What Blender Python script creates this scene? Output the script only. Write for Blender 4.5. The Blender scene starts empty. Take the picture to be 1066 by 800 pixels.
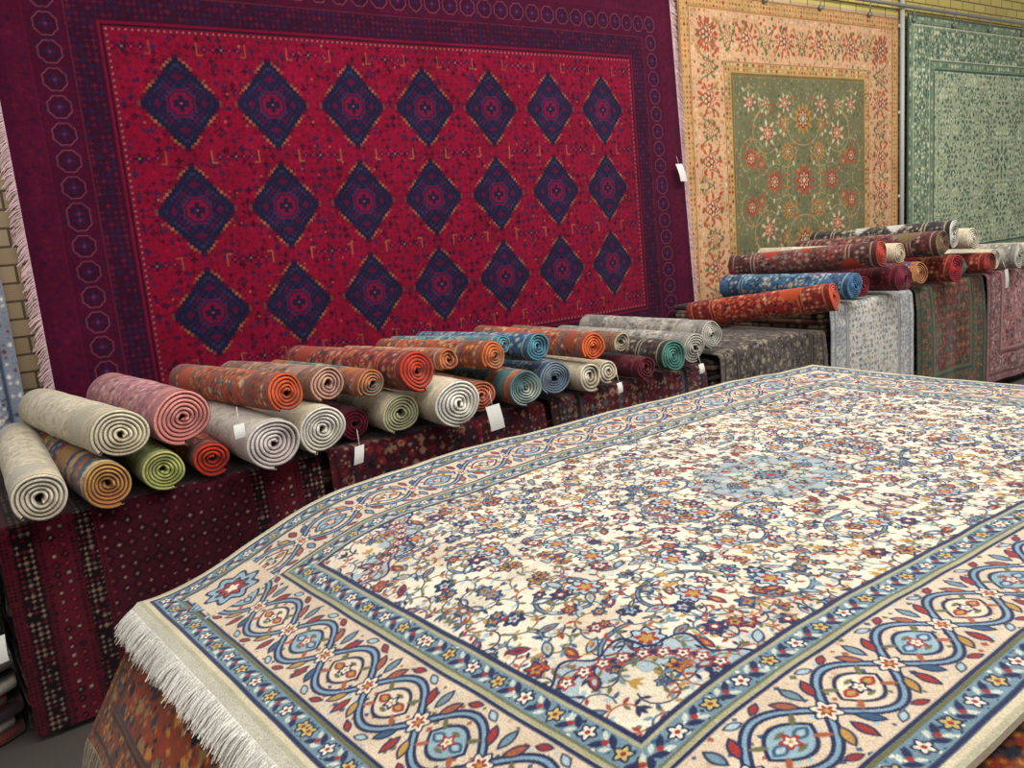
import bpy, numpy as np, math
from mathutils import Matrix, Vector
rng=np.random.default_rng(7)
TAU=2*math.pi
def L(h):
    h=h.lstrip('#'); c=np.array([int(h[i:i+2],16) for i in (0,2,4)])/255.0
    return np.where(c<=.04045,c/12.92,((c+.055)/1.055)**2.4)
def sm(x): x=np.clip(x,0,1); return x*x*(3-2*x)

# ---------------------------------------------------------------- materials
def pile_material(name,rough=.95,bump=.35,scale=260,var=.22,sheen=.15,mid=7.0,midv=.14):
    m=bpy.data.materials.new(name); m.use_nodes=True; nt=m.node_tree; b=nt.nodes['Principled BSDF']
    a=nt.nodes.new('ShaderNodeAttribute'); a.attribute_name='Col'
    tc=nt.nodes.new('ShaderNodeTexCoord')
    n=nt.nodes.new('ShaderNodeTexNoise'); n.inputs['Scale'].default_value=scale; n.inputs['Detail'].default_value=2
    n2=nt.nodes.new('ShaderNodeTexNoise'); n2.inputs['Scale'].default_value=mid; n2.inputs['Detail'].default_value=5; n2.inputs['Roughness'].default_value=.6
    mr=nt.nodes.new('ShaderNodeMapRange'); mr.inputs[1].default_value=.3; mr.inputs[2].default_value=.7; mr.inputs[3].default_value=1-var; mr.inputs[4].default_value=1+var
    mr2=nt.nodes.new('ShaderNodeMapRange'); mr2.inputs[1].default_value=.3; mr2.inputs[2].default_value=.7; mr2.inputs[3].default_value=1-midv; mr2.inputs[4].default_value=1+midv
    mu=nt.nodes.new('ShaderNodeMath'); mu.operation='MULTIPLY'
    vm=nt.nodes.new('ShaderNodeVectorMath'); vm.operation='SCALE'
    lk=nt.links.new
    lk(tc.outputs['Object'],n.inputs['Vector']); lk(tc.outputs['Object'],n2.inputs['Vector'])
    lk(n.outputs['Fac'],mr.inputs[0]); lk(n2.outputs['Fac'],mr2.inputs[0])
    lk(mr.outputs[0],mu.inputs[0]); lk(mr2.outputs[0],mu.inputs[1])
    lk(a.outputs['Color'],vm.inputs[0]); lk(mu.outputs[0],vm.inputs['Scale']); lk(vm.outputs[0],b.inputs['Base Color'])
    bp=nt.nodes.new('ShaderNodeBump'); bp.inputs['Strength'].default_value=bump; bp.inputs['Distance'].default_value=.003
    bp2=nt.nodes.new('ShaderNodeBump'); bp2.inputs['Strength'].default_value=.5; bp2.inputs['Distance'].default_value=.008
    lk(n2.outputs['Fac'],bp2.inputs['Height']); lk(bp2.outputs[0],bp.inputs['Normal'])
    lk(n.outputs['Fac'],bp.inputs['Height']); lk(bp.outputs[0],b.inputs['Normal'])
    b.inputs['Roughness'].default_value=rough; b.inputs['Specular IOR Level'].default_value=.1
    b.inputs['Sheen Weight'].default_value=sheen
    return m
def plain_material(name,col,rough=.6,metal=0):
    m=bpy.data.materials.new(name); m.use_nodes=True; nt=m.node_tree; b=nt.nodes['Principled BSDF']
    n=nt.nodes.new('ShaderNodeTexNoise'); n.inputs['Scale'].default_value=14
    r=nt.nodes.new('ShaderNodeValToRGB'); c=L(col)
    r.color_ramp.elements[0].color=(*(c*.85),1); r.color_ramp.elements[1].color=(*np.clip(c*1.1,0,1),1)
    nt.links.new(n.outputs['Fac'],r.inputs[0]); nt.links.new(r.outputs[0],b.inputs['Base Color'])
    b.inputs['Roughness'].default_value=rough; b.inputs['Metallic'].default_value=metal
    return m
PILE=pile_material('wool_pile'); FINE=pile_material('wool_pile_fine',scale=300,var=.18,bump=.6,sheen=.25,mid=9,midv=.12)
WALLP=pile_material('wool_pile_wall',scale=90,var=.15,bump=.25,sheen=.06,mid=5,midv=.16)

# ---------------------------------------------------------------- mesh builder
class MB:
    def __init__(s): s.V=[];s.Q=[];s.C=[];s.n=0
    def add(s,V,Q,C):
        V=np.asarray(V,float).reshape(-1,3); Q=np.asarray(Q,int).reshape(-1,4)
        C=np.asarray(C,float)
        if C.ndim==1: C=np.tile(C,(len(V),1))
        s.V.append(V); s.Q.append(Q+s.n); s.C.append(C.reshape(-1,3)); s.n+=len(V)
    def grid(s,P,C,wrap=False):
        ny,nx=P.shape[:2]; idx=np.arange(ny*nx).reshape(ny,nx)
        if wrap: idx=np.concatenate([idx,idx[:,:1]],1)
        Q=np.stack([idx[:-1,:-1],idx[:-1,1:],idx[1:,1:],idx[1:,:-1]],-1)
        C=np.asarray(C,float)
        if C.ndim==1: C=np.broadcast_to(C,P.shape)
        s.add(P,Q,C.reshape(-1,3))
    def box(s,c,h,col):
        c=np.array(c);h=np.array(h)
        V=np.array([[x,y,z] for x in(-1,1) for y in(-1,1) for z in(-1,1)])*h+c
        Q=[(0,1,3,2),(4,6,7,5),(0,4,5,1),(2,3,7,6),(0,2,6,4),(1,5,7,3)]
        s.add(V,Q,col)
    def build(s,name,mat,parent=None,smooth=True):
        V=np.concatenate(s.V);Q=np.concatenate(s.Q);C=np.concatenate(s.C)
        me=bpy.data.meshes.new(name); me.vertices.add(len(V)); me.vertices.foreach_set('co',V.astype(np.float32).ravel())
        me.loops.add(Q.size); me.loops.foreach_set('vertex_index',Q.astype(np.int32).ravel())
        me.polygons.add(len(Q)); me.polygons.foreach_set('loop_start',np.arange(0,Q.size,4,dtype=np.int32))
        try: me.polygons.foreach_set('loop_total',np.full(len(Q),4,dtype=np.int32))
        except Exception: pass
        if smooth: me.polygons.foreach_set('use_smooth',np.ones(len(Q),dtype=bool))
        me.update(calc_edges=True)
        ca=me.color_attributes.new('Col','FLOAT_COLOR','POINT')
        ca.data.foreach_set('color',np.concatenate([np.clip(C,0,1),np.ones((len(C),1))],1).astype(np.float32).ravel())
        me.materials.append(mat)
        o=bpy.data.objects.new(name,me); bpy.context.collection.objects.link(o)
        if parent: o.parent=parent
        return o
def sheet(mb,P,C,off,edge=None):
    """knotted face + rim + back"""
    mb.grid(P,C); off=np.array(off)
    for line,col in ((P[0],C[0]),(P[-1],C[-1]),(P[:,0],C[:,0]),(P[:,-1],C[:,-1])):
        mb.grid(np.stack([line,line+off]),np.stack([col,col]) if edge is None else np.broadcast_to(edge,(2,)+line.shape))
    st=max(1,P.shape[0]//60); sx=max(1,P.shape[1]//60)
    B=P[::st,::sx]+off; mb.grid(B,np.broadcast_to(C.mean((0,1))*.8,B.shape))
def fringe(mb,pts,d,length,grav,col,w=.0016,jit=.25,seg=4):
    n=len(pts); d=np.asarray(d,float); d=np.broadcast_to(d,(n,3))
    ln=length*(1+jit*(rng.random(n)-.6)); jd=d+rng.normal(0,.12,(n,3))
    t=np.linspace(0,1,seg+1)
    C=pts[:,None]+jd[:,None]*(ln[:,None]*t)[:,:,None]+np.array([0,0,-1])*(grav*t*t)[None,:,None]
    tang=np.gradient(pts,axis=0); tang/=np.linalg.norm(tang,axis=1)[:,None]+1e-9
    cc=np.asarray(col)*(.75+.4*rng.random((n,1)))
    A=C-tang[:,None]*w; B=C+tang[:,None]*w
    G=np.stack([A,B],2)
    base=(np.arange(n)*(seg+1)*2)[:,None,None]; k=(np.arange(seg)*2)[None,:,None]
    Q=base+k+np.array([0,1,3,2])[None,None]
    mb.add(G.reshape(-1,3),Q,np.broadcast_to(cc[:,None,None],G.shape).reshape(-1,3))

# ---------------------------------------------------------------- carpet weaver
class Canvas:
    def __init__(s,W,H,res,base):
        s.W,s.H,s.res=W,H,res; s.nx=int(round(W*res))+1; s.ny=int(round(H*res))+1
        s.x=np.linspace(0,W,s.nx); s.y=np.linspace(0,H,s.ny); s.c=np.empty((s.ny,s.nx,3)); s.c[:]=L(base)
    def reg(s,x0,y0,x1,y1):
        r=s.res; i0=max(0,int(x0*r)-1); i1=min(s.nx,int(x1*r)+3); j0=max(0,int(y0*r)-1); j1=min(s.ny,int(y1*r)+3)
        if i0>=i1 or j0>=j1: return None
        X,Y=np.meshgrid(s.x[i0:i1],s.y[j0:j1]); return (slice(j0,j1),slice(i0,i1)),X,Y
    def bl(s,sl,d,col,k=1.0):
        a=(np.clip(.5-d*s.res,0,1)*k)[...,None]; s.c[sl]=s.c[sl]*(1-a)+(L(col) if isinstance(col,str) else col)*a
    def ell(s,cx,cy,rx,ry,col,a=0,kind='e'):
        R=max(rx,ry); g=s.reg(cx-R,cy-R,cx+R,cy+R)
        if g is None: return
        sl,X,Y=g; dx=X-cx;dy=Y-cy; ca,sa=math.cos(a),math.sin(a); p=(dx*ca+dy*sa)/rx; q=(-dx*sa+dy*ca)/ry
        if kind=='e': d=(np.hypot(p,q)-1)*min(rx,ry)
        elif kind=='l': d=(np.abs(q)-(1-p*p))*ry*.7
        elif kind=='d': d=(np.abs(p)+np.abs(q)-1)*min(rx,ry)*.7
        else: d=(np.maximum(np.abs(p),np.abs(q))-1)*min(rx,ry)
        s.bl(sl,d,col)
    def leaf(s,cx,cy,rx,ry,col,a=0): s.ell(cx,cy,rx,ry,col,a,'l')
    def flo(s,cx,cy,R,n,col,dep=.2,a=0):
        g=s.reg(cx-R,cy-R,cx+R,cy+R)
        if g is None: return
        sl,X,Y=g; dx=X-cx;dy=Y-cy; r=np.hypot(dx,dy); th=np.arctan2(dy,dx)
        s.bl(sl,r-R*(1-dep+dep*np.cos(n*(th-a))),col)
    def dia(s,cx,cy,a,b,col,st=0):
        g=s.reg(cx-a,cy-b,cx+a,cy+b)
        if g is None: return
        sl,X,Y=g; dx=np.abs(X-cx);dy=np.abs(Y-cy)
        if st: dy=(np.floor(dy/st)+.5)*st; dx=(np.floor(dx/st*1.0)+.5)*st
        s.bl(sl,(dx/a+dy/b-1)*min(a,b)*.7,col)
    def line(s,pts,w,col,k=1):
        col=L(col)
        for (x0,y0),(x1,y1) in zip(pts[:-1],pts[1:]):
            g=s.reg(min(x0,x1)-w,min(y0,y1)-w,max(x0,x1)+w,max(y0,y1)+w)
            if g is None: continue
            sl,X,Y=g; vx,vy=x1-x0,y1-y0; l2=vx*vx+vy*vy+1e-12
            t=np.clip(((X-x0)*vx+(Y-y0)*vy)/l2,0,1); s.bl(sl,np.hypot(X-x0-t*vx,Y-y0-t*vy)-w/2,col,k)
    def full(s): return np.meshgrid(s.x,s.y)
    def frame(s,d0,d1,col,quarter=True):
        X,Y=s.full(); d=np.minimum(X,Y) if quarter else np.minimum(np.minimum(X,s.W-X),np.minimum(Y,s.H-Y))
        s.bl((slice(None),slice(None)),np.maximum(d0-d,d-d1),col)
    def cells(s,size,cols,prob,seed,r=.35,shape='d',sy=None,mask=None,jit=.25,k=1.0):
        X,Y=s.full(); sy=sy or size; R=np.random.default_rng(seed)
        ix=np.floor(X/size).astype(int); iy=np.floor(Y/sy).astype(int); nyc,nxc=iy.max()+1,ix.max()+1
        T=R.random((nyc,nxc,4)); ci=R.integers(0,len(cols),(nyc,nxc)); lut=np.array([L(c) for c in cols])
        t=T[iy,ix]; lx=(X/size-ix-.5-(t[...,1]-.5)*jit)*size; ly=(Y/sy-iy-.5-(t[...,2]-.5)*jit)*sy
        lx=np.abs(lx);ly=np.abs(ly); rr=r*min(size,sy)*(.7+.6*t[...,3])
        if shape=='d': d=(lx+ly-rr)*.7
        elif shape=='s': d=np.maximum(lx,ly)-rr
        elif shape=='c': d=np.hypot(lx,ly)-rr
        elif shape=='p': d=np.minimum(np.maximum(lx,ly*3),np.maximum(lx*3,ly))-rr
        elif shape=='o': d=np.abs(lx+ly-rr)-.1*size
        a=np.clip(.5-d*s.res,0,1)*(t[...,0]<prob)*k
        if mask is not None: a=a*mask(X,Y)
        a=a[...,None]; s.c=s.c*(1-a)+lut[ci[iy,ix]]*a
    def mirror(s):
        c=s.c; c=np.concatenate([c,c[:,-2::-1]],1); c=np.concatenate([c,c[-2::-1]],0); return c
def ins(d0,d1): return lambda X,Y:((np.minimum(X,Y)>=d0)&(np.minimum(X,Y)<d1))
def sides(s,inset,sp,start=None):
    st=inset+sp*.5 if start is None else start
    for x in np.arange(st,s.W+sp*.3,sp): yield x,inset,0.0
    for y in np.arange(st,s.H+sp*.3,sp): yield inset,y,math.pi/2

# --- cream and blue Kashan (foreground)
def cream_rug():
    W,H=3.1,1.9; s=Canvas(W/2,H/2,450,'#d9cfbb')
    IV='#dcd3c0';BG='#cab79f';NV='#1b254a';BL='#67828f';DB='#32506f';RD='#8f2c27';GD='#a98440';OL='#5f6042';SK='#9ab2ba';RB='#985438'
    R=np.random.default_rng(3)
    pal=[NV,DB,RD,GD,BL,OL,SK,RB,OL]
    fm=lambda X,Y:np.minimum(X,Y)>.38
    s.cells(.13,['#c8b498','#cfc0a8','#c4b8a4'],.6,20,.48,'c',mask=fm,jit=.7,k=.7)
    s.cells(.024,['#b7a88c',SK,'#c9a88c',OL],.22,21,.26,'c',mask=fm,jit=.8)
    X,Y=s.full()
    d=np.hypot((X-1.55)/.25,(Y-.95)/.155); th=np.arctan2((Y-.95)/.155,(X-1.55)/.25); dd=(d-1-.10*np.cos(12*th))*.155
    for o,c,kk in ((.006,NV,.6),(.0,'#94a6aa',.8),(-.055,OL,.6),(-.06,'#b8bcb0',.9)):
        al=(np.clip(.5-(dd-o)*s.res,0,1)*kk)[...,None]; s.c=s.c*(1-al)+L(c)*al
    u=X-.38; v=Y-.38; sc=.27+.02*np.cos(14*np.arctan2(v,u)); dsp=np.hypot(u,v*1.15)-sc; ok=(np.minimum(X,Y)>.38)
    al=np.clip(.5-(np.abs(dsp+.045)-.04)*s.res,0,1)*ok*.8; s.c=s.c*(1-al[...,None])+L('#86a0ad')*al[...,None]
    ara=[(.75,.62,.13,0,1),(1.1,.72,.12,2,-1),(.95,.5,.10,3,1),(.62,.8,.11,4.5,-1),(1.35,.55,.12,1,1),(1.15,.9,.10,.5,1),(.8,.9,.09,2.5,-1),(.55,.55,.09,1,1),(1.3,.8,.09,3.5,-1),(.9,.75,.08,5,1)]
    for (cx,cy,rad,a0,sp) in ara:
        th=np.linspace(0,5.2,26); r=rad*(1-.13*th)
        p=list(zip(cx+r*np.cos(a0+sp*th),cy+.75*r*np.sin(a0+sp*th)))
        s.line(p,.0125,NV); s.line(p,.0045,BL)
    step=.060
    for i in range(6,27):
        for j in range(6,17):
            x=i*step+.02+R.normal(0,.012)+(j%2)*step/2; y=j*step+.02+R.normal(0,.012)
            a0=R.random()*TAU; sg=R.choice([-1,1]); rr=.028+.022*R.random()
            th=np.linspace(0,4.6,12); rad=rr*(1-.12*th)
            px=x+rad*np.cos(a0+sg*th); py=y+rad*np.sin(a0+sg*th)
            s.line(list(zip(px,py)),.0042,[OL,NV,DB,RB,NV][R.integers(5)])
            for kk in range(1,10,2):
                ang=a0+sg*th[kk]; s.leaf(px[kk]+.009*math.cos(ang),py[kk]+.009*math.sin(ang),.0105,.0045,pal[R.integers(9)],ang+.6*sg)
                if kk%4==1: s.leaf(px[kk]-.009*math.cos(ang),py[kk]-.009*math.sin(ang),.0095,.0042,pal[R.integers(9)],ang-.6*sg)
            c=[(NV,RD,IV),(RD,IV,NV),(DB,GD,RD),(GD,RD,NV),(BL,NV,RD),(NV,SK,RD),(RD,GD,NV)][R.integers(7)]
            q=R.random()
            if q<.5:
                r=.010+.013*R.random(); s.flo(px[-1],py[-1],r*1.3,6,NV,.15); s.flo(px[-1],py[-1],r,6,c[0],.22); s.flo(px[-1],py[-1],r*.6,5,c[1],.2,.5); s.ell(px[-1],py[-1],r*.25,r*.25,c[2])
            elif q<.8:
                s.leaf(px[-1],py[-1],.026,.012,NV,a0); s.leaf(px[-1],py[-1],.020,.0080,[BL,RD,SK][R.integers(3)],a0); s.leaf(px[-1],py[-1],.011,.004,c[1],a0)
            else:
                for q2 in (-.6,0,.6): s.leaf(px[-1]+.012*math.cos(a0+q2),py[-1]+.012*math.sin(a0+q2),.015,.005,c[0],a0+q2)
    for (cx,cy,rad,a0,sp) in ara:
        r=rad*(1-.13*5.2); x=cx+r*math.cos(a0+sp*5.2); y=cy+.75*r*math.sin(a0+sp*5.2)
        s.flo(x,y,.040,8,NV,.12); s.flo(x,y,.034,8,SK,.15); s.flo(x,y,.025,6,RD,.2); s.flo(x,y,.015,5,GD,.2)
    al=np.clip(.5-(np.abs(dsp)-.0045)*s.res,0,1)*ok; s.c=s.c*(1-al[...,None])+L(NV)*al[...,None]
    for t in np.linspace(.1,1.47,9):
        x=.38+.225*math.cos(t);y=.38+.2*math.sin(t); s.leaf(x,y,.03,.008,NV,t+1.5); s.flo(x,y,.019,5,RD,.2); s.flo(x,y,.011,5,IV,.2); s.ell(x,y,.004,.004,NV)
    s.flo(1.55,.95,.045,8,NV,.15); s.flo(1.55,.95,.037,8,BL,.2); s.flo(1.55,.95,.02,8,RD,.2)
    # borders
    s.frame(-1,.012,'#a5a188'); s.frame(.012,.024,'#c4b89c'); s.frame(.024,.10,BL); s.frame(.024,.034,NV); s.frame(.092,.100,NV);s.frame(.083,.092,OL)
    s.frame(.10,.295,BG); s.frame(.295,.304,NV); s.frame(.304,.38,BL); s.frame(.304,.313,'#a09a76'); s.frame(.313,.318,OL); s.frame(.364,.371,'#a09a76'); s.frame(.371,.382,NV)
    bm=lambda X,Y:(np.minimum(X,Y)>.10)&(np.minimum(X,Y)<.295)
    s.cells(.021,['#b59c80',SK,RB,OL,DB],.5,33,.30,'d',mask=bm,jit=.8)
    s.cells(.014,[NV,DB,IV],.5,34,.32,'d',mask=lambda X,Y:((np.minimum(X,Y)>.036)&(np.minimum(X,Y)<.082))|((np.minimum(X,Y)>.319)&(np.minimum(X,Y)<.363)),jit=.6)
    for ins_,wd in ((.059,.05),(.341,.05)):
        k=0
        for x,y,a in sides(s,ins_,.040,ins_+.0):
            k+=1
            if k%2: s.flo(x,y,.020,5,NV,.15,k); s.flo(x,y,.015,5,'#b8a65c' if k%4==1 else IV,.25,k); s.ell(x,y,.005,.005,RD)
            else:
                ca,sa=math.cos(a),math.sin(a)
                for q in (-1,1):
                    s.leaf(x+q*.009*ca-q*.009*sa,y+q*.009*sa+q*.009*ca,.017,.007,NV,a+.7*q); s.leaf(x+q*.009*ca+q*.011*sa,y+q*.009*sa-q*.011*ca,.011,.0048,'#bcc2b6',a-.7*q)
                s.ell(x,y,.006,.006,RD)
    c0=.1975; P=.190; A=.066
    for side in (0,1):
        Lh=s.W if side==0 else s.H
        T=lambda u,v:(u,v) if side==0 else (v,u)
        uu=np.arange(.12,Lh+.05,.008); ph=TAU*(Lh-uu)/P
        for sg in (1,-1):
            pts=[T(u,c0+sg*A*math.sin(p/2)) for u,p in zip(uu,ph)]
            s.line(pts,.020,NV); s.line(pts,.0065,'#7593a6')
        m=int((Lh-.1)/P)+1
        for i in range(m+1):
            u=Lh-i*P
            if u<.14: break
            x,y=T(u,c0)
            s.flo(x,y,.029,6,NV,.15); s.flo(x,y,.024,6,'#d6c9b2',.2); s.flo(x,y,.015,6,RD,.25); s.ell(x,y,.005,.005,GD)
            for q in (-1,1):
                for e in (-1,0,1):
                    ang=(math.pi/2*q+e*.55); du,dv=math.cos(ang)*.062,math.sin(ang)*.062
                    x,y=T(u+du*1.0,c0+dv); aa=ang if side==0 else math.pi/2-ang
                    s.leaf(x,y,.026,.012,NV,aa); s.leaf(x,y,.019,.0072,[RD,BL,RB][e+1] if q>0 else [GD,RD,DB][e+1],aa)
            u2=u-P/2; x,y=T(u2,c0); sa=0 if side==0 else math.pi/2
            if u2>.12:
                s.leaf(x,y,.055,.042,NV,sa); s.leaf(x,y,.047,.034,'#86a2ae' if i%2 else '#d4c6ae',sa)
                for q in (-1,1):
                    s.leaf(*T(u2+q*.025,c0),.018,.012,DB if i%2 else RD,sa); s.leaf(*T(u2+q*.025,c0),.010,.006,SK if i%2 else GD,sa)
                    s.leaf(*T(u2,c0+q*.020),.012,.005,OL,sa)
                s.flo(x,y,.019,5,RD if i%2 else NV,.2); s.flo(x,y,.011,5,IV,.2); s.ell(x,y,.004,.004,GD)
                for q in (-1,1):
                    for e in (-1,1):
                        xx,yy=T(u2+q*.042,c0+e*.026); s.leaf(xx,yy,.016,.0055,OL if e>0 else RB,sa+q*e*.7*(1 if side==0 else -1))
                        xx,yy=T(u2+q*.026,c0+e*.084); s.leaf(xx,yy,.019,.009,NV,sa+q*e*.4); s.leaf(xx,yy,.013,.0055,[SK,RD][(q+1)//2],sa+q*e*.4)
    x=y=.1975; s.ell(x,y,.09,.09,BG,0,'s'); s.flo(x,y,.08,8,NV,.12); s.flo(x,y,.070,8,'#86a2ae',.14); s.flo(x,y,.05,8,NV,.15); s.flo(x,y,.041,8,RD,.2); s.flo(x,y,.02,5,IV,.2)
    c=s.mirror(); X=np.random.default_rng(5).random(c.shape[:2])
    return c*(.90+.2*X[...,None])

def red_rug():
    W,H=4.46,2.76; s=Canvas(W/2,H/2,235,'#780828')
    NV='#1a1630';BK='#24081c';GO='#8c5634';CR='#780a28'
    f=lambda X,Y:np.minimum(X,Y)>.5
    s.cells(.030,['#640824','#8a0e30','#560822'],.6,2,.40,'d',mask=f,k=.7)
    s.cells(.042,[NV,BK,'#500a24','#5c0a26'],.65,1,.36,'p',mask=f,jit=.35,k=.75)
    s.cells(.055,['#201a3a',BK],.45,4,.28,'p',mask=f,jit=.6,k=.8)
    s.cells(.09,[GO],.22,3,.06,'c',mask=f,jit=.8)
    for cx in (.795,1.274,1.752,2.23):
        for cy in (.843,1.38):
            for ox,oy in ((.239,.2685),(0,.2685)):
                for sx in (-1,1):
                    for sy in (-1,1):
                        x,y=cx+sx*ox,cy+sy*oy
                        if x>2.3 or y>1.45 or min(x,y)<.55: continue
                        if ox:
                            for e in (-2,-1,0,1,2): s.flo(x+e*.043,y,.027-.004*abs(e),4,NV if e%2==0 else '#4c0a28',.35); s.ell(x+e*.043,y,.006,.006,GO if e==0 else '#a01a40')
                            for e in (-1,1): s.line([(x+e*.125,y-.03),(x+e*.125,y+.03),(x+e*.10,y+.03)],.006,GO,.45)
            s.dia(cx,cy,.226,.266,'#6a0826',.016); s.dia(cx,cy,.214,.252,GO,.016); s.dia(cx,cy,.208,.245,'#400a26',.016)
            s.dia(cx,cy,.199,.234,NV,.016)
            for k in range(3):
                a=.168-.03*k; b=.198-.036*k; s.dia(cx,cy,a,b,['#2a2646','#400f30','#2a264c'][k],.016); s.dia(cx,cy,a-.009,b-.011,NV,.016)
            for q in (-1,1):
                s.ell(cx,cy+q*.13,.035,.016,'#4c0d2e',0,'d'); s.ell(cx+q*.115,cy,.02,.024,'#4c0d2e',0,'d')
                for q2 in (-1,1): s.ell(cx+q*.06,cy+q2*.085,.011,.011,'#4c0d2e',0,'s')
            s.flo(cx,cy,.078,8,'#640b2b',.05,math.pi/8); s.flo(cx,cy,.069,8,'#241a3c',.05,math.pi/8); s.flo(cx,cy,.058,8,'#6e0b2d',.05,math.pi/8)
            for q in (-1,1): s.ell(cx+q*.025,cy,.013,.018,NV,0,'s')
            s.ell(cx,cy,.012,.042,NV,0,'s'); s.ell(cx,cy,.007,.007,'#96405a',0,'d')
    D_='#400824'
    s.frame(-1,.50,D_); s.frame(.05,.15,'#470a26'); s.frame(.33,.46,'#300a22'); s.frame(.15,.154,'#571028'); s.frame(.327,.332,'#5c2030')
    s.cells(.035,['#4f0a26','#280e2a','#571028'],.7,8,.36,'p',mask=ins(.02,.14),jit=.1,k=.7)
    s.cells(.032,['#4e0a26','#281430','#460a24'],.8,9,.4,'d',mask=ins(.16,.32),k=.7)
    s.cells(.030,['#540e2e','#221c3c','#5a182c','#221c3c'],.9,10,.36,'p',mask=ins(.335,.455),jit=.1,k=.75)
    for x,y,a in sides(s,.24,.125,.24):
        s.flo(x,y,.056,8,'#744050',.04,math.pi/8); s.flo(x,y,.052,8,'#380822',.04,math.pi/8); s.flo(x,y,.028,4,'#221c40',.3); s.ell(x,y,.007,.007,'#801432')
    s.frame(.46,.474,'#680a28'); s.frame(.474,.484,'#24081c'); s.frame(.484,.51,'#6c0b2a')
    for x,y,a in sides(s,.497,.03,.497): s.ell(x,y,.005,.005,'#8c6050')
    return s.mirror()

def green_floral():
    W,H=3.0,2.9; s=Canvas(W/2,H/2,170,'#6a694c')
    BE='#c69c78';PK='#a04a34';R_='#8a2e2a';G='#5c643f';C='#bcae8a';GO='#a47a40'
    R=np.random.default_rng(11)
    s.cells(.07,['#8c8660','#7c5038','#4c563c',GO],.6,5,.22,'d',mask=lambda X,Y:np.minimum(X,Y)>.60,jit=.7)
    s.cells(.035,['#86825e','#595e44'],.5,15,.25,'c',mask=lambda X,Y:np.minimum(X,Y)>.60,jit=.7)
    fl=[(1.5,1.45,.14),(1.02,1.05,.11),(1.5,.93,.13),(1.1,1.45,.10),(.80,.80,.08),(1.28,1.2,.08),(.80,1.25,.09),(1.25,.80,.08),(1.25,.98,.05),(.93,1.30,.05),(1.0,.80,.05)]
    for (x,y,r) in fl:
        a=R.random()*6; th=np.linspace(0,3.6,12); rr=r*1.4
        s.line([(x+rr*math.cos(a+t)*(1+.1*t),y+rr*math.sin(a+t)*(1+.1*t)) for t in th],.008,'#969068')
        for t in th[::2]: s.leaf(x+rr*1.15*math.cos(a+t),y+rr*1.15*math.sin(a+t),.024,.011,[PK,C,GO,G][R.integers(4)],a+t)
    for i,(x,y,r) in enumerate(fl):
        for t in np.linspace(0,TAU,[11,8,13][i%3])[:-1]: s.leaf(x+r*.75*math.cos(t),y+r*.75*math.sin(t),r*.34,r*.13,[PK,C,GO][i%3],t)
        s.flo(x,y,r*.66,8,R_,.15); s.flo(x,y,r*.5,8,C,.2); s.flo(x,y,r*.38,8,[R_,PK,G][i%3],.2); s.flo(x,y,r*.2,6,C,.2)
    s.frame(-1,.60,BE); s.frame(0,.015,'#94683f'); s.frame(.015,.10,'#bc9462'); s.frame(.10,.115,'#9c7444'); s.frame(.49,.50,'#8c6444'); s.frame(.50,.575,'#b08c58');s.frame(.575,.60,'#6f6038')
    s.cells(.038,[PK,G,GO,R_],.85,6,.36,'d',mask=ins(.02,.10),jit=.1); s.cells(.038,[PK,G,R_,C],.9,7,.36,'d',mask=ins(.505,.57),jit=.1)
    s.cells(.055,[GO,G,'#d0b08a',PK,'#a88c6c'],.75,12,.26,'c',mask=ins(.12,.485),jit=.7); s.cells(.03,['#a9806a',G,PK],.5,13,.25,'d',mask=ins(.12,.485),jit=.7)
    k=0
    for x,y,a in sides(s,.305,.24,.305):
        k+=1; r=.105 if k%2 else .075; c=R_ if k%2 else GO
        th=np.linspace(-1.6,1.6,9); px=[x+.12*t/1.6*(1 if a==0 else 0)+(.10*math.cos(t*2+k*math.pi) if a else 0) for t in th]; py=[y+.12*t/1.6*(0 if a==0 else 1)+(.10*math.cos(t*2+k*math.pi) if not a else 0) for t in th]
        s.line(list(zip(px,py)),.010,G)
        for q in (0,4,8): s.leaf(px[q],py[q],.03,.014,[GO,G,PK][q//4],k+q)
        for t in np.linspace(0,TAU,9)[:-1]: s.leaf(x+r*math.cos(t+k),y+r*math.sin(t+k),r*.30,r*.13,[G,PK][k%2],t+k)
        s.flo(x,y,r*.74,7,PK,.18); s.flo(x,y,r*.58,7,C,.2); s.flo(x,y,r*.42,6,c,.2); s.flo(x,y,r*.18,6,C,.2)
    return s.mirror()
def sage_rug():
    W,H=4.0,2.8; s=Canvas(W/2,H/2,150,'#a3ad90')
    G='#4c6a56';C='#cdceac';N='#3c5854';K='#a8b48e'
    s.cells(.06,[C,K,'#c0c8a4'],.85,1,.42,'d',jit=.5); s.cells(.07,[G,N],.7,2,.24,'c',jit=.7); s.cells(.04,[G,N,'#8a8a60'],.5,14,.28,'p',jit=.6); s.cells(.03,[C,G,K],.5,3,.3,'p')
    for (x,y,r) in [(2.0,1.4,.12),(1.5,1.4,.07),(1.75,1.05,.08),(1.2,1.0,.08),(2.0,.8,.09),(1.5,.75,.06),(.9,1.35,.08),(.8,.85,.07),(1.1,.65,.05)]:
        for t in np.linspace(0,TAU,9)[:-1]: s.leaf(x+r*math.cos(t),y+r*math.sin(t),r*.45,r*.16,G,t)
        s.flo(x,y,r*.75,8,N,.2); s.flo(x,y,r*.6,8,C,.2); s.flo(x,y,r*.35,6,G,.2)
    s.frame(-1,.5,'#788a70'); s.cells(.06,[G,K,C],.9,6,.36,'d',mask=ins(.02,.5)); s.cells(.04,[N,C],.7,7,.3,'c',mask=ins(.1,.4),jit=.6)
    s.frame(.08,.09,N);s.frame(.09,.1,C); s.frame(.40,.41,C);s.frame(.41,.42,N); s.frame(.49,.51,N); s.frame(-1,.02,'#4f6252')
    return s.mirror()
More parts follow.
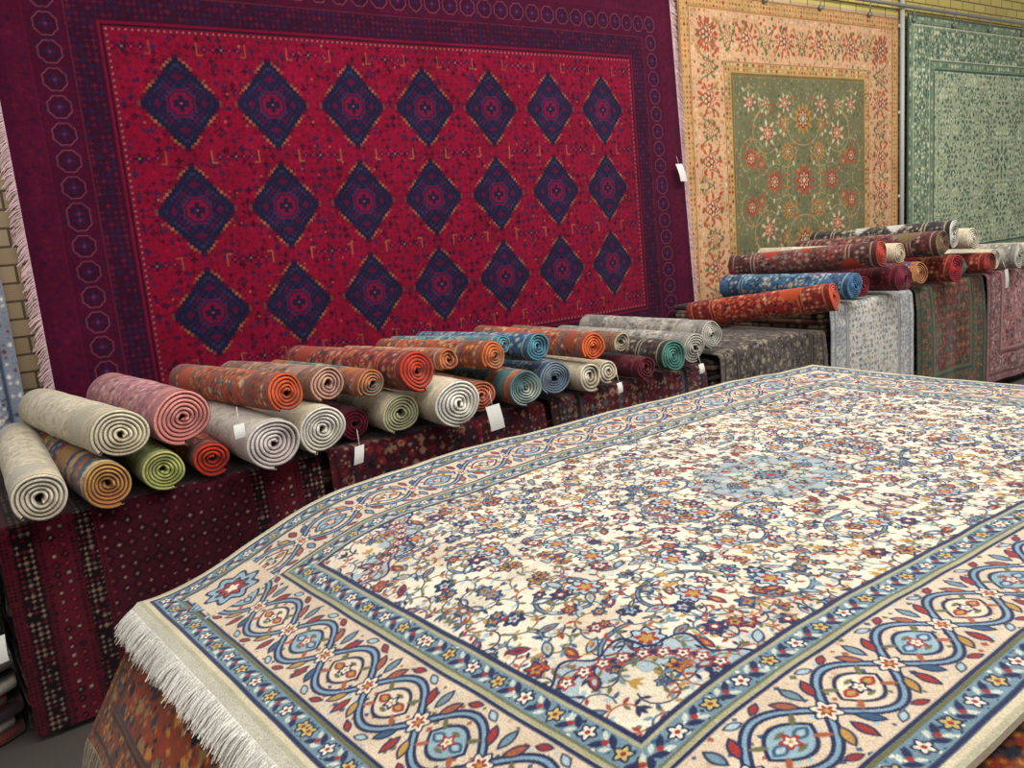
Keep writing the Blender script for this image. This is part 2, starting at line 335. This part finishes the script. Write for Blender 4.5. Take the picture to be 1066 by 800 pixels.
def turkmen(W,H,res=220):
    s=Canvas(W,H,res,'#40081a'); X,Y=s.full()
    BK='#12060c';CR='#a58474'
    s.cells(.042,[BK,'#300814'],.95,2,.42,'o',jit=0); s.cells(.042,[CR,'#7a4a44'],.95,1,.10,'d',jit=0)
    for x0,x1,t in ((0,.04,0),(.04,.10,1),(.10,.125,0),(.125,.21,2),(.21,.235,0),(.235,.29,1),(.29,.31,0),(.85,.90,1),(.90,.93,0),(.93,1.02,2),(1.02,1.05,0),(1.05,1.2,1)):
        if x0>W: continue
        mk=lambda X,Y,x0=x0,x1=x1:(X>=x0)&(X<x1)
        a=(mk(X,Y)*1.0)[...,None]; s.c=s.c*(1-a)+L(['#520c1c',BK,'#560e20'][t])*a
        if t==1: s.cells(.020,['#8c6c60','#6a141f','#8c6c60'],.9,3+int(x0*100),.30,'p',mask=mk,jit=0)
        elif t==2: s.cells(.034,[BK,'#2a1018'],.98,4,.40,'d',mask=mk,jit=0); s.cells(.034,[CR,'#8a2430'],.95,5,.12,'s',mask=mk,jit=0)
        else: s.cells(.014,[BK],.95,6,.3,'s',mask=mk,jit=0)
    return s.c
def tribal(W,H,base,border,acc,seed=0,res=150,bw=None,cell=.05):
    s=Canvas(W,H,res,base); bw=bw or min(W,H)*.18; md=lambda X,Y:np.minimum(np.minimum(X,W-X),np.minimum(Y,H-Y))
    s.cells(cell*1.7,acc,.85,seed,.42,'d',mask=lambda X,Y:md(X,Y)>bw); s.cells(cell,acc[::-1],.7,seed+1,.3,'p',mask=lambda X,Y:md(X,Y)>bw,jit=.5); s.cells(cell*.6,acc+[base],.5,seed+2,.3,'c',mask=lambda X,Y:md(X,Y)>bw,jit=.5)
    s.frame(-1,bw,border,False)
    s.cells(cell*1.2,acc,.95,seed+3,.42,'d',mask=lambda X,Y:(md(X,Y)<bw*.8)&(md(X,Y)>bw*.25),jit=.1); s.cells(cell*.5,[base]+acc,.8,seed+4,.3,'s',mask=lambda X,Y:(md(X,Y)<bw*.8)&(md(X,Y)>bw*.25),jit=.1)
    s.cells(bw*.1,acc,.8,seed+5,.34,'d',mask=lambda X,Y:(md(X,Y)<bw*.18)&(md(X,Y)>bw*.04),jit=.1)
    s.frame(bw*.2,bw*.26,acc[0],False); s.frame(bw*.8,bw*.87,acc[0],False); s.frame(bw*.93,bw,acc[-1],False)
    return s.c

# ---------------------------------------------------------------- room
def brick_material():
    m=bpy.data.materials.new('cream_brick'); m.use_nodes=True; nt=m.node_tree; b=nt.nodes['Principled BSDF']; lk=nt.links.new
    tc=nt.nodes.new('ShaderNodeTexCoord'); sp=nt.nodes.new('ShaderNodeSeparateXYZ'); cb=nt.nodes.new('ShaderNodeCombineXYZ')
    lk(tc.outputs['Object'],sp.inputs[0]); lk(sp.outputs['X'],cb.inputs['X']); lk(sp.outputs['Z'],cb.inputs['Y'])
    br=nt.nodes.new('ShaderNodeTexBrick'); lk(cb.outputs[0],br.inputs['Vector'])
    br.inputs['Scale'].default_value=1; br.inputs['Brick Width'].default_value=.24; br.inputs['Row Height'].default_value=.086; br.inputs['Mortar Size'].default_value=.006
    br.inputs['Color1'].default_value=(*L('#c8b090'),1); br.inputs['Color2'].default_value=(*L('#baa07e'),1); br.inputs['Mortar'].default_value=(*L('#6d5a44'),1)
    mr=nt.nodes.new('ShaderNodeMath'); mr.operation='GREATER_THAN'; mr.inputs[1].default_value=3.30; lk(sp.outputs['Z'],mr.inputs[0])
    mx=nt.nodes.new('ShaderNodeMix'); mx.data_type='RGBA'; mx.blend_type='MULTIPLY'; lk(mr.outputs[0],mx.inputs[0]); lk(br.outputs['Color'],mx.inputs[6]); mx.inputs[7].default_value=(1.3,1.4,.6,1)
    lk(mx.outputs[2],b.inputs['Base Color']); b.inputs['Roughness'].default_value=.8
    bp=nt.nodes.new('ShaderNodeBump'); bp.invert=True; bp.inputs['Strength'].default_value=.6; bp.inputs['Distance'].default_value=.006; lk(br.outputs['Fac'],bp.inputs['Height']); lk(bp.outputs[0],b.inputs['Normal'])
    return m
D=4.6
mb=MB(); mb.box((4,D+.1,2.1),(7,.1,2.1),L('#bda57e')); mb.build('wall_back',brick_material(),smooth=False)
fm=plain_material('grey_floor','#6a655e',.5)
mb=MB(); mb.box((4,1.2,-.05),(7,3.4,.05),L('#888888')); mb.build('floor',fm,smooth=False)

# ---------------------------------------------------------------- wall rugs
def wall_rug(name,C,x0,x1,z0,z1,y,wave=.008,fr=None,seed=0,lean=0):
    ny,nx=C.shape[:2]; X,Z=np.meshgrid(np.linspace(0,1,nx),np.linspace(z0,z1,ny))
    k=(z1-Z)/(z1-z0)
    X=x0+(x1-x0)*X+lean*sm((X-.8)/.2)*(k-.5)
    Y=y+wave*np.sin(X*3.1+seed)*(.3+k)+wave*.6*np.sin(X*7.3+Z*.8+seed)*k
    P=np.stack([X,Y,Z],-1); mb=MB(); sheet(mb,P,C,(0,.012,0)); o=mb.build(name,WALLP)
    if fr:
        mb=MB()
        for line,sg in ((P[:,0],-1),(P[:,-1],1)):
            t=np.linspace(0,len(line)-1,420); pts=np.stack([np.interp(t,np.arange(len(line)),line[:,i]) for i in range(3)],1)
            fringe(mb,pts,(sg*.8,-.1,-.25),fr[1],.025,L(fr[0]),.0028)
        mb.build(name+'_fringe',PILE,o)
    return o
wall_rug('red_afghan_wall_rug',red_rug(),.42,4.88,.46,3.21,D-.09,fr=('#c9a9ae',.06),lean=.16,wave=.014)
wall_rug('green_floral_wall_rug',green_floral(),4.94,7.96,.36,3.26,D-.04,seed=2)
wall_rug('sage_green_wall_rug',sage_rug(),8.12,12.0,.5,3.32,D-.045,seed=4)
wall_rug('blue_white_wall_rug',tribal(1.2,2.4,'#b3b2b0','#7d8290',['#3c4658','#d0ccc2','#6c2c34','#6c7e88'],40,150,.3,.04),-.92,.29,.3,2.75,D-.05)
steel=plain_material('galvanised_steel','#8a8b88',.5,.5); white=plain_material('white_conduit','#b9b8b2',.5)
def tube(mb,a,b,r,col,n=12):
    a=np.array(a,float);b=np.array(b,float);d=b-a;d/=np.linalg.norm(d); u=np.cross(d,[0,0,1.]) if abs(d[2])<.9 else np.cross(d,[1.,0,0]); u/=np.linalg.norm(u); v=np.cross(d,u)
    th=np.linspace(0,TAU,n+1)[:-1]; ring=r*(np.cos(th)[:,None]*u+np.sin(th)[:,None]*v)
    mb.grid(np.stack([a+ring*.01,a+ring,b+ring,b+ring*.01]),L(col),wrap=True)
mb=MB(); tube(mb,(4.9,D-.07,3.37),(13,D-.07,3.37),.016,'#aaaaaa')
for x in np.arange(5.1,11.8,.75):
    tube(mb,(x,D-.07,3.37),(x,D,3.41),.008,'#999999'); tube(mb,(x+.1,D-.07,3.37),(x+.1,D-.05,3.25),.005,'#999999'); mb.box((x+.1,D-.06,3.255),(.022,.012,.016),L('#777777'))
mb.build('hanging_rail',steel)
mb=MB(); tube(mb,(8.04,D-.03,.0),(8.04,D-.03,4.1),.022,'#cccccc',16)
for z in (.8,1.6,2.4,3.2): mb.box((8.04,D-.015,z),(.045,.012,.015),L('#bbbbbb'))
mb.build('conduit_pipe',white)

# ---------------------------------------------------------------- stacks
def layered_stack(name,corners,z0,ztop,n,cols,jit=.02,bulge=.012,seed=0,mat=PILE,acc=None):
    R=np.random.default_rng(seed); pts=[];nr=[]
    cs=np.array(corners,float)
    for i in range(len(cs)):
        a=cs[i];b=cs[(i+1)%len(cs)]; d=b-a; l=np.linalg.norm(d); k=max(2,int(l/.025)); nn=np.array([d[1],-d[0]])/l
        for t in np.arange(k)/k: pts.append(a+d*t); nr.append(nn)
    pts=np.array(pts);nr=np.array(nr); m=len(pts); zt=ztop(pts[:,0],pts[:,1]) if callable(ztop) else np.full(m,ztop)
    cen=pts.mean(0); rings=[];cl=[]; ar=np.arange(m)*.025
    for k in range(n):
        off=(R.random()-.5)*2*jit+.006*np.sin(ar*3+R.random()*6)+.004*np.sin(ar*11+R.random()*6)
        base=L(cols[R.integers(len(cols))]); A=[L(c) for c in (acc or cols)]
        pc=np.array([A[R.integers(len(A))] if R.random()<.4 else base for _ in range(m)])
        pc=pc*(.8+.4*R.random((m,1)))
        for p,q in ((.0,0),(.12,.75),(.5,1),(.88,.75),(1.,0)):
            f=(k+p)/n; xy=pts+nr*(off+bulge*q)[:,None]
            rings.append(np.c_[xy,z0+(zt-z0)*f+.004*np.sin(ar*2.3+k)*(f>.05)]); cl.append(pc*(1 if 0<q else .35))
    mb=MB()
    for sc in (.9,.6,.3,.02):
        xy=cen+(pts-cen)*sc; z=ztop(xy[:,0],xy[:,1]) if callable(ztop) else np.full(m,ztop)
        rings.append(np.c_[xy,z]); cl.append(np.tile(L(cols[0]),(m,1)))
    mb.grid(np.array(rings),np.array(cl),wrap=True); return mb.build(name,mat)

# foreground pile
def ftop(X,Y):
    d=X-.34
    z=.837-.155*(1-sm(d/.75))**1.3
    return z+.005*np.sin(X*3.3+1)*np.sin(Y*4.1)+.003*np.sin(X*9+Y*3)+.0012*np.sin(X*31+Y*7)*np.sin(Y*27+X*5)+.012*sm((Y-1.8)/.6)*np.sin(np.clip((X-.8)/2.4,0,1)*math.pi)
C=cream_rug(); ny,nx=C.shape[:2]
S,T=np.meshgrid(np.linspace(0,1,nx),np.linspace(0,1,ny))
xl=.45-.13*T
X=xl+(3.41-xl)*S; Y=(.50+(2.36-.50)*T)+(.07*np.sin(np.pi*S)+.03*S)*T+.006*np.sin(X*5)
Z=ftop(X,Y)
Zj=Z+np.random.default_rng(1).normal(0,.00026,Z.shape)
P=np.stack([X,Y,Z],-1)
mb=MB(); sheet(mb,np.stack([X,Y,Zj],-1),C,(0,0,-.015),L('#b5a88c')); rug=mb.build('cream_blue_persian_rug',FINE)
mb=MB(); e=P[:,0]; t=np.linspace(0,ny-1,2600); pts=np.stack([np.interp(t,np.arange(ny),e[:,i]) for i in range(3)],1)
k1=pts+np.array([-.018,0,-.014]); mb.grid(np.stack([pts+(0,0,.001),k1]),L('#cdc8b6'))
for rep in range(3): fringe(mb,k1+(0,0,-.002*rep),(-.66,-.05,-.48+.08*rep),.060,.022,L('#ebe8de'),.0014,jit=.55,seg=5)
mb.build('white_fringe',PILE,rug)
# tribal rug under it with a left flap hanging down the pile
C=tribal(3.35,1.92,'#843a22','#724024',['#17141a','#c07c30','#9c381e','#94724a','#2c3440'],60,200,.12,.032)
ny,nx=C.shape[:2]; S,T=np.meshgrid(np.linspace(0,3.35,nx),np.linspace(0,1,ny))
flap=.33; xl=.44-.13*T
dd=S-flap; Yv=.44+1.92*T-.02*T; over=np.clip(-dd,0,None)
Xv=np.where(dd>=0,xl+dd*(2.93/3.02),xl-over*.55+.012*np.sin(Yv*9)*over/flap)
Zv=ftop(np.maximum(Xv,xl),Yv)-.048-over*.78-.08*over*over+.008*np.sin(Yv*7)*over/flap
P=np.stack([Xv,Yv,Zv],-1); mb=MB(); sheet(mb,P,C,(0,0,-.007)); o=mb.build('orange_tribal_rug',PILE)
mb=MB(); e=P[:,0]; t=np.linspace(0,ny-1,420); pts=np.stack([np.interp(t,np.arange(ny),e[:,i]) for i in range(3)],1); fringe(mb,pts,(-.35,0,-.8),.06,.03,L('#b09c7c'),.002,jit=.6); mb.build('tan_fringe',PILE,o)
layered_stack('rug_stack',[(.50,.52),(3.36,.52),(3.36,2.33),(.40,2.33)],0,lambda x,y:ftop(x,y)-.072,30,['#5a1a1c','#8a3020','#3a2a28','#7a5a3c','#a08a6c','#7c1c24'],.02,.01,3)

# benches of stacked rugs along the wall
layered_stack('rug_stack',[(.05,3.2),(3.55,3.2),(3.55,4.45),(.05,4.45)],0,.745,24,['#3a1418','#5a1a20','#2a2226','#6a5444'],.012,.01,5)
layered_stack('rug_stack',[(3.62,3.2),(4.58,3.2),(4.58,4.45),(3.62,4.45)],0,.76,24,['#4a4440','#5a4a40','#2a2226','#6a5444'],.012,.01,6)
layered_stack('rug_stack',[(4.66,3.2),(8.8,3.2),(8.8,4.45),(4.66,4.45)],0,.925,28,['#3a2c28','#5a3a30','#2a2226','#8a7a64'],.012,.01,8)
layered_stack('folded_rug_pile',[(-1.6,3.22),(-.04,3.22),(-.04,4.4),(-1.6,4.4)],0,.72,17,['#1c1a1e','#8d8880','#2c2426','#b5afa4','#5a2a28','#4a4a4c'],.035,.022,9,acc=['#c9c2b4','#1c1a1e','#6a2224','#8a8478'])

def drape(name,C,x0,x1,ztop,zbot,yb=3.17,seed=0,back=.45,skew=0,mat=PILE,wav=.012,sag=0):
    ny,nx=C.shape[:2]; r=.035; drop=ztop-zbot; tot=back+r*math.pi/2+drop
    s=np.linspace(0,tot,ny)[::-1]
    a=np.clip((s-back)/r,0,math.pi/2); down=np.clip(s-back-r*math.pi/2,0,None)
    y=np.where(s<back,yb+(back-s),yb-r*np.sin(a)); z=np.where(s<back,ztop,ztop-r+r*np.cos(a))-down
    Xg=np.linspace(x0,x1,nx)[None]+skew*down[:,None]
    Yg=y[:,None]-(.02*np.minimum(down[:,None],.4)+wav*np.sin(Xg*8+seed)*np.minimum(down[:,None]*3,1)+.004*np.sin(Xg*23+seed)*np.minimum(down[:,None]*3,1)+.01*np.minimum(down[:,None]*8,1))
    Zg=z[:,None]+sag*np.sin((Xg-x0)/(x1-x0)*math.pi)+0*Yg
    mb=MB(); sheet(mb,np.stack([Xg,Yg,Zg],-1),C,(0,.006,-.006)); return mb.build(name,mat)
drape('turkmen_red_rug',turkmen(1.14,1.25),.04,1.18,.765,.06)
drape('red_border_rug',tribal(1.12,1.2,'#3c0c16','#4c121c',['#140c12','#8a6450','#6a1c22','#20202c'],70,200,.12,.030),1.22,2.34,.762,.08,seed=2)
drape('maroon_persian_rug',tribal(1.12,1.2,'#4c141c','#38181c',['#1c161e','#94765c','#702630','#445054'],80,200,.2,.028),2.38,3.5,.764,.08,seed=3)
drape('grey_brown_rug',tribal(.98,1.2,'#4c4440','#5a5048',['#242022','#847868','#382e2e'],90,200,.16,.028),3.6,4.6,.80,.1,yb=3.15,seed=1,back=.6,sag=.03,wav=.03)
drape('white_blue_persian_rug',tribal(.98,1.3,'#c6c3ba','#acafaf',['#6e7888','#cfcabe','#80868c','#948474'],100,200,.2,.022),4.68,5.66,.945,.1,seed=4)
drape('green_red_rug',tribal(.98,1.3,'#541e1a','#36432f',['#242f24','#845838','#8c342c','#4e6040'],110,200,.22,.034),5.70,6.68,.945,.1,seed=5)
drape('pink_floral_rug',tribal(1.3,1.3,'#985e60','#7c4e50',['#5c2830','#b4948a','#42494e','#a67a70'],120,200,.25,.034),6.74,8.1,.945,.1,seed=6)
drape('speckled_grey_rug',tribal(1.3,.6,'#7d7a74','#5a5854',['#2c2a2c','#b4afa4','#4a4648'],130,150,.1,.025),-1.4,-.0,.775,.60,yb=3.19,back=.9,seed=6)

# ---------------------------------------------------------------- rolled rugs
def tint(c,k): return np.clip(np.asarray(c)*k,0,1)
def roll_canvas(W,H,sty,seed):
    base,border,acc,kind=sty; s=Canvas(W,H,130,base)
    if kind=='stripe':
        X,Y=s.full(); R=np.random.default_rng(seed); n=int(H/.05)+2; cc=np.array([L(c) for c in [base,border]+acc]); idx=R.integers(0,len(cc),n+3)
        zig=(Y+.014*np.abs(((X/.04)%2)-1))/.05; s.c=cc[idx[np.floor(zig).astype(int)]].copy(); s.cells(.028,acc,.6,seed,.36,'d',jit=0)
    else:
        md=lambda X,Y:np.minimum(Y,H-Y)
        s.cells(.055,acc,.75,seed,.38,'d',jit=.4); s.cells(.028,acc+[border],.6,seed+1,.32,'p' if kind=='tribal' else 'c',jit=.6)
        s.cells(.016,acc+[base],.4,seed+7,.34,'s',jit=.6)
        X,Y=s.full(); m=(md(X,Y)<.20)[...,None]*.85; s.c=s.c*(1-m)+L(border)*m
        s.cells(.036,acc,.8,seed+2,.34,'d',mask=lambda X,Y:(md(X,Y)<.17)&(md(X,Y)>.05),jit=.2)
        for b in (.04,.175,.2):
            m=(np.abs(md(X,Y)-b)<.005)[...,None]; s.c=np.where(m,L(acc[0]),s.c)
    if kind=='pale': s.c=s.c*.45+L(base)*.55
    return s.c
def roll(name,P0,P1,R,sty,ends,seed):
    P0=np.array(P0,float);P1=np.array(P1,float); ax=P1-P0; Ln=np.linalg.norm(ax); ax/=Ln
    rg=np.random.default_rng(seed); pitch=rg.uniform(.0125,.0165); th=pitch*.88
    sd=np.cross(ax,[0,0,1.]); sd/=np.linalg.norm(sd); up=np.cross(sd,ax)
    r0=rg.uniform(.012,.020); nt=(R-.004-r0)/pitch; tot=nt*TAU; tail=rg.uniform(3.6,5.4); n=int(nt*40); t=np.linspace(0,tot,n)
    lump=1+.035*np.sin(2*(t-tail+tot)+rg.random()*6)+.018*np.sin(3*t+rg.random()*6)
    sq=rg.uniform(.90,.99)
    def ring(r,tt,l):
        a=tt-tot+tail; return (P0+np.outer(np.cos(a)*r,sd)+np.outer(np.sin(a)*r*sq,up)+np.outer(l,ax))
    rr=(r0+pitch*t/TAU)*lump; fold=.007*np.sin(t*.9+rg.random()*6)+.003*np.sin(3.1*t)-.014*(1-t/tot)*rg.uniform(-1,1)
    A,B=L(ends[0]),L(ends[1]); mb=MB()
    for end in (0,1):
        l0=fold if end==0 else Ln+fold; o=-1 if end==0 else 1
        rings=[];cl=[]
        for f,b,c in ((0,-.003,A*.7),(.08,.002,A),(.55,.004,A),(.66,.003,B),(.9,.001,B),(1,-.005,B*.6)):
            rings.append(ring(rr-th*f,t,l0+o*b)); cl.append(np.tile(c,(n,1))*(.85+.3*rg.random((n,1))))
        mb.grid(np.array(rings),np.array(cl))
    l=[fold,fold+.05,np.full(n,Ln*.5)+0*fold,Ln+fold-.05,Ln+fold]
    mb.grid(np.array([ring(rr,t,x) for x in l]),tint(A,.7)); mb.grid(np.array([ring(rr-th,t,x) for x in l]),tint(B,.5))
    W=TAU*R; C=roll_canvas(W,Ln,sty,seed); m=C.shape[1]; k=C.shape[0]
    tt=np.linspace(tot-TAU,tot+.10,m); rr2=np.interp(tt,t,rr); rr2=np.where(tt>tot,rr[-1],rr2)+.0012
    fo=np.interp(tt,t,fold); G=[]
    for j in range(k):
        f=j/(k-1); wob=1+.020*np.sin(f*7+seed)*np.sin(tt+seed)+.010*np.sin(f*23+seed*2)
        wob=1+(wob-1)*min(1,f*12); G.append(ring(rr2*wob,tt,fo+(Ln)*f))
    G=np.array(G); mb.grid(G,C*(.9+.25*rg.random(C.shape[:2])[...,None]))
    mb.grid(np.stack([G[:,-1],G[:,-1]-(G[:,-1]-(P0+np.outer(np.linspace(0,Ln,k),ax)))*(th/R)]),C[:,-1][None].repeat(2,0))
    return mb.build(name,PILE)
CR=('#d0c6ae','#b4a080',['#8c7452','#766856','#d8d0be'],'pale')
CR2=('#cbc4b8','#bcb0a0',['#98807a','#80726a','#dcd6cc'],'pale')
PKs=('#b87680','#a4626c',['#7c404e','#cca49c','#62545c'],'floral')
KIL=('#a84e2c','#8a3a24',['#2c6070','#c8904a','#742822','#c8b48c','#38442e'],'tribal')
STR=('#9a5a2a','#385878',['#c09048','#842c26','#284870','#b8a680'],'stripe')
TL=('#3c7478','#984628',['#b8763e','#244c54','#b4a88a','#7a2e22'],'tribal')
RDs=('#8a2420','#681e20',['#b0603e','#2a1c22','#ba8860'],'tribal')
BRN=('#623834','#442a2a',['#a08070','#2a2028','#843c3a','#787064'],'tribal')
BLU=('#3c6080','#2e4868',['#84a4b4','#b4a890','#243448'],'floral')
GRY=('#9c968c','#827e76',['#646466','#bab4a8','#70685e'],'floral')
BKC=('#343030','#282428',['#a0987e','#5c3430','#525c56'],'tribal')
MAR=('#50121e','#440e1a',['#782832','#280e18'],'floral')
LIM=('#9ca250','#868e48',['#667040','#b8b884'],'floral')
BGE=('#9c7862','#7e5a48',['#6e3834','#b89e88','#50443e'],'floral')
TLB=('#52868e','#406e76',['#88b0b2','#b8a894','#aa5e3e','#284850'],'floral')
SAL=('#b67860','#9a604a',['#c4ac8a','#60746c','#843028','#ca9460'],'floral')
def st(X,Y,Z,dx=0,Lr=1.15): return (X,Y,Z),(X+dx,Y+Lr,Z)
rolls=[
 (*st(.180,2.99,.877,.03),.094,CR,('#d6cdbc','#a89a80')),
 ((.389,3.05,.858),(.30,4.2,.855),.092,STR,('#b88c50','#8c4c30')),
 (*st(.583,3.10,.852,-.03),.086,LIM,('#b8b874','#8c964c')),
 (*st(.765,3.14,.846,.03),.080,RDs,('#c23c24','#84201a')),
 ((.966,3.01,.882),(.93,4.2,.878),.112,CR2,('#d6cec8','#b09a98')),
 (*st(1.190,3.08,.880,-.02),.108,CR,('#e2dccf','#bab2a2')),
 (*st(1.372,3.19,.850,.02),.078,MAR,('#701a2a','#48121c')),
 (*st(1.556,3.11,.866,.03),.096,CR,('#c6c29c','#8c8e6a')),
 (*st(1.772,2.99,.885,.0),.116,CR,('#e6e1d6','#beb8a8')),
 (*st(1.985,3.14,.862,.03),.088,SAL,('#c4704c','#984e44')),
 (*st(2.180,3.05,.872,.02),.096,TL,('#527c80','#b4b6a4')),
 (*st(2.395,3.10,.876,.05),.100,BLU,('#748490','#4e5e72')),
 (*st(2.585,3.06,.854,.03),.078,CR,('#d2cab6','#9c8e72')),
 (*st(2.742,3.11,.850,.03),.072,CR,('#d2c8b4','#a8947a')),
 (*st(2.945,3.04,.842,.0,1.0),.070,MAR,('#641826','#400e16')),
 ((.459,3.08,1.018),(.33,4.15,1.0),.106,CR,('#d8d0b6','#ae9e7e')),
 ((.680,3.12,1.028),(.61,4.15,1.01),.115,PKs,('#d48c82','#a8625e')),
 ((1.050,3.05,1.060),(.93,4.1,1.025),.086,KIL,('#d05a32','#984a32')),
 ((1.262,3.15,1.045),(1.15,4.1,1.01),.082,BGE,('#c49684','#84605a')),
 ((1.438,3.12,1.018),(1.38,4.1,.99),.074,TL,('#bc7242','#407074')),
 ((1.622,3.04,1.050),(1.53,4.15,1.015),.097,RDs,('#b83a26','#a4483a')),
 ((2.062,3.12,1.036),(2.00,4.1,1.0),.078,KIL,('#d06a32','#88745e')),
 ((1.860,3.18,1.046),(1.78,4.1,1.01),.060,SAL,('#bc6e40','#884634')),
 ((2.310,3.10,1.044),(2.24,4.1,1.01),.076,BLU,('#528898','#3a6274')),
 ((2.160,3.18,1.070),(2.06,4.1,1.03),.056,TLB,('#588a94','#365860')),
 ((2.625,3.07,.998),(2.64,4.1,.985),.082,KIL,('#d8642e','#a44022')),
 ((3.140,3.03,.872),(3.18,4.2,.872),.094,BKC,('#4e8274','#386a62')),
 ((3.370,3.10,.880),(3.33,4.2,.88),.100,GRY,('#b2aca0','#88847c')),
 ((3.600,3.17,.915),(3.56,4.2,.92),.094,GRY,('#beb8ae','#8e8c86')),
 ((2.905,3.17,.970),(2.88,4.1,.97),.062,BGE,('#b8ac92','#847866')),
 ((4.53,3.00,1.030),(4.30,3.95,.915),.102,RDs,('#c4522e','#a44a38')),
 ((4.87,3.08,1.055),(4.84,4.1,1.050),.096,BLU,('#507ca4','#385a82')),
 (*st(5.06,3.14,1.035),.080,MAR,('#982a34','#641a24')),
 (*st(5.36,3.03,1.055),.102,MAR,('#742436','#521824')),
 ((5.16,3.07,1.240),(4.93,4.1,1.19),.100,BRN,('#b24030','#843028')),
 (*st(5.52,3.15,1.215),.082,CR,('#c2b296','#94846a')),
 (*st(5.72,3.11,1.052),.098,STR,('#b27c4c','#845034')),
 ((5.90,3.05,1.250),(5.78,4.2,1.225),.108,BRN,('#826c4e','#52382e')),
 ((6.20,3.12,1.290),(6.08,4.2,1.26),.114,BKC,('#d8d4ca','#a09c90')),
 (*st(6.06,3.03,1.056),.106,RDs,('#a2202c','#741822')),
 (*st(6.52,3.14,1.235),.096,CR,('#d2cab4','#a09884')),
 (*st(6.34,3.14,1.034),.082,TL,('#3c786e','#2a5854')),
 (*st(6.58,3.04,1.046),.094,RDs,('#94342c','#622422')),
 (*st(6.84,3.13,1.052),.096,CR,('#d2cab2','#a49c84')),
 (*st(7.10,3.06,1.056),.106,GRY,('#c0bcb0','#8e8c84')),
 (*st(7.34,3.11,1.056),.104,CR,('#c8c0ac','#989078')),
]
for i,(p0,p1,r,sty,ends) in enumerate(rolls): roll('rolled_rug',p0,p1,r,sty,ends,i+1)

# ---------------------------------------------------------------- price tags
paper=plain_material('white_paper','#dcdad4',.7)
def tag(c,yaw,h=.11,w=.06,tilt=0,string=.06):
    mb=MB(); n=6; u=np.linspace(-1,1,5)*w/2; v=np.linspace(0,-h,n)
    Uu,Vv=np.meshgrid(u,v); bend=.012*np.sin(-Vv/h*2.2)
    ca,sa=math.cos(yaw),math.sin(yaw); X=c[0]+Uu*ca-bend*sa+tilt*Vv; Y=c[1]+Uu*sa+bend*ca*-1; Z=c[2]+Vv
    P=np.stack([X,Y,Z],-1); sheet(mb,P,np.broadcast_to(L('#e8e6e0'),P.shape),(0,.0015,0))
    tube(mb,(c[0],c[1],c[2]-.005),(c[0]+.01,c[1]+.03,c[2]+string),.0012,'#dddddd',6)
    mb.build('price_tag',paper,smooth=False)
tag((1.925,2.96,.85),.2,.11,.085,-.15); tag((1.30,3.0,.80),.3,.07,.05,.2); tag((.84,3.0,.985),.3,.05,.045); tag((2.74,3.03,.80),.2,.05,.04)
tag((6.75,3.0,.98),.2,.14,.10); tag((4.78,D-.13,1.98),0,.13,.07,-.3); tag((-.02,3.1,.42),.3,.09,.06); tag((3.33,3.02,.80),.2,.05,.05)

# ---------------------------------------------------------------- light
w=bpy.data.worlds.new('world'); bpy.context.scene.world=w; w.use_nodes=True
w.node_tree.nodes['Background'].inputs[0].default_value=(1,.97,.94,1); w.node_tree.nodes['Background'].inputs[1].default_value=.50
def area(x,y,z,sx,sy,p,rx=0,col=(1,.97,.92)):
    l=bpy.data.lights.new('ceiling_light','AREA'); l.shape='RECTANGLE'; l.size=sx; l.size_y=sy; l.energy=p; l.color=col
    o=bpy.data.objects.new('ceiling_light',l); o.location=(x,y,z); o.rotation_euler=(rx,0,0); bpy.context.collection.objects.link(o)
area(1.6,1.2,4.3,3.5,.5,88,.25); area(3.5,2.2,4.3,3.5,.5,78,.2); area(6.5,1.8,4.3,4,.5,130,.25); area(.5,-1.0,4.3,4,.6,66,.4)
sc=bpy.context.scene; sc.view_settings.view_transform='Standard'; sc.view_settings.look='None'

# ---------------------------------------------------------------- camera
cam=bpy.data.cameras.new('camera'); co=bpy.data.objects.new('camera',cam); bpy.context.collection.objects.link(co); sc.camera=co
f=Vector((.5577,.8094,-.1844)).normalized(); u=Vector((.1748,.1027,.9793)); u=(u-f*u.dot(f)).normalized(); r=f.cross(u)
M=Matrix.Identity(4)
for i in range(3): M[i][0]=r[i];M[i][1]=u[i];M[i][2]=-f[i]
M[2][3]=1.6; co.matrix_world=M
cam.sensor_width=36; cam.lens=36*855/1066; cam.clip_start=.05
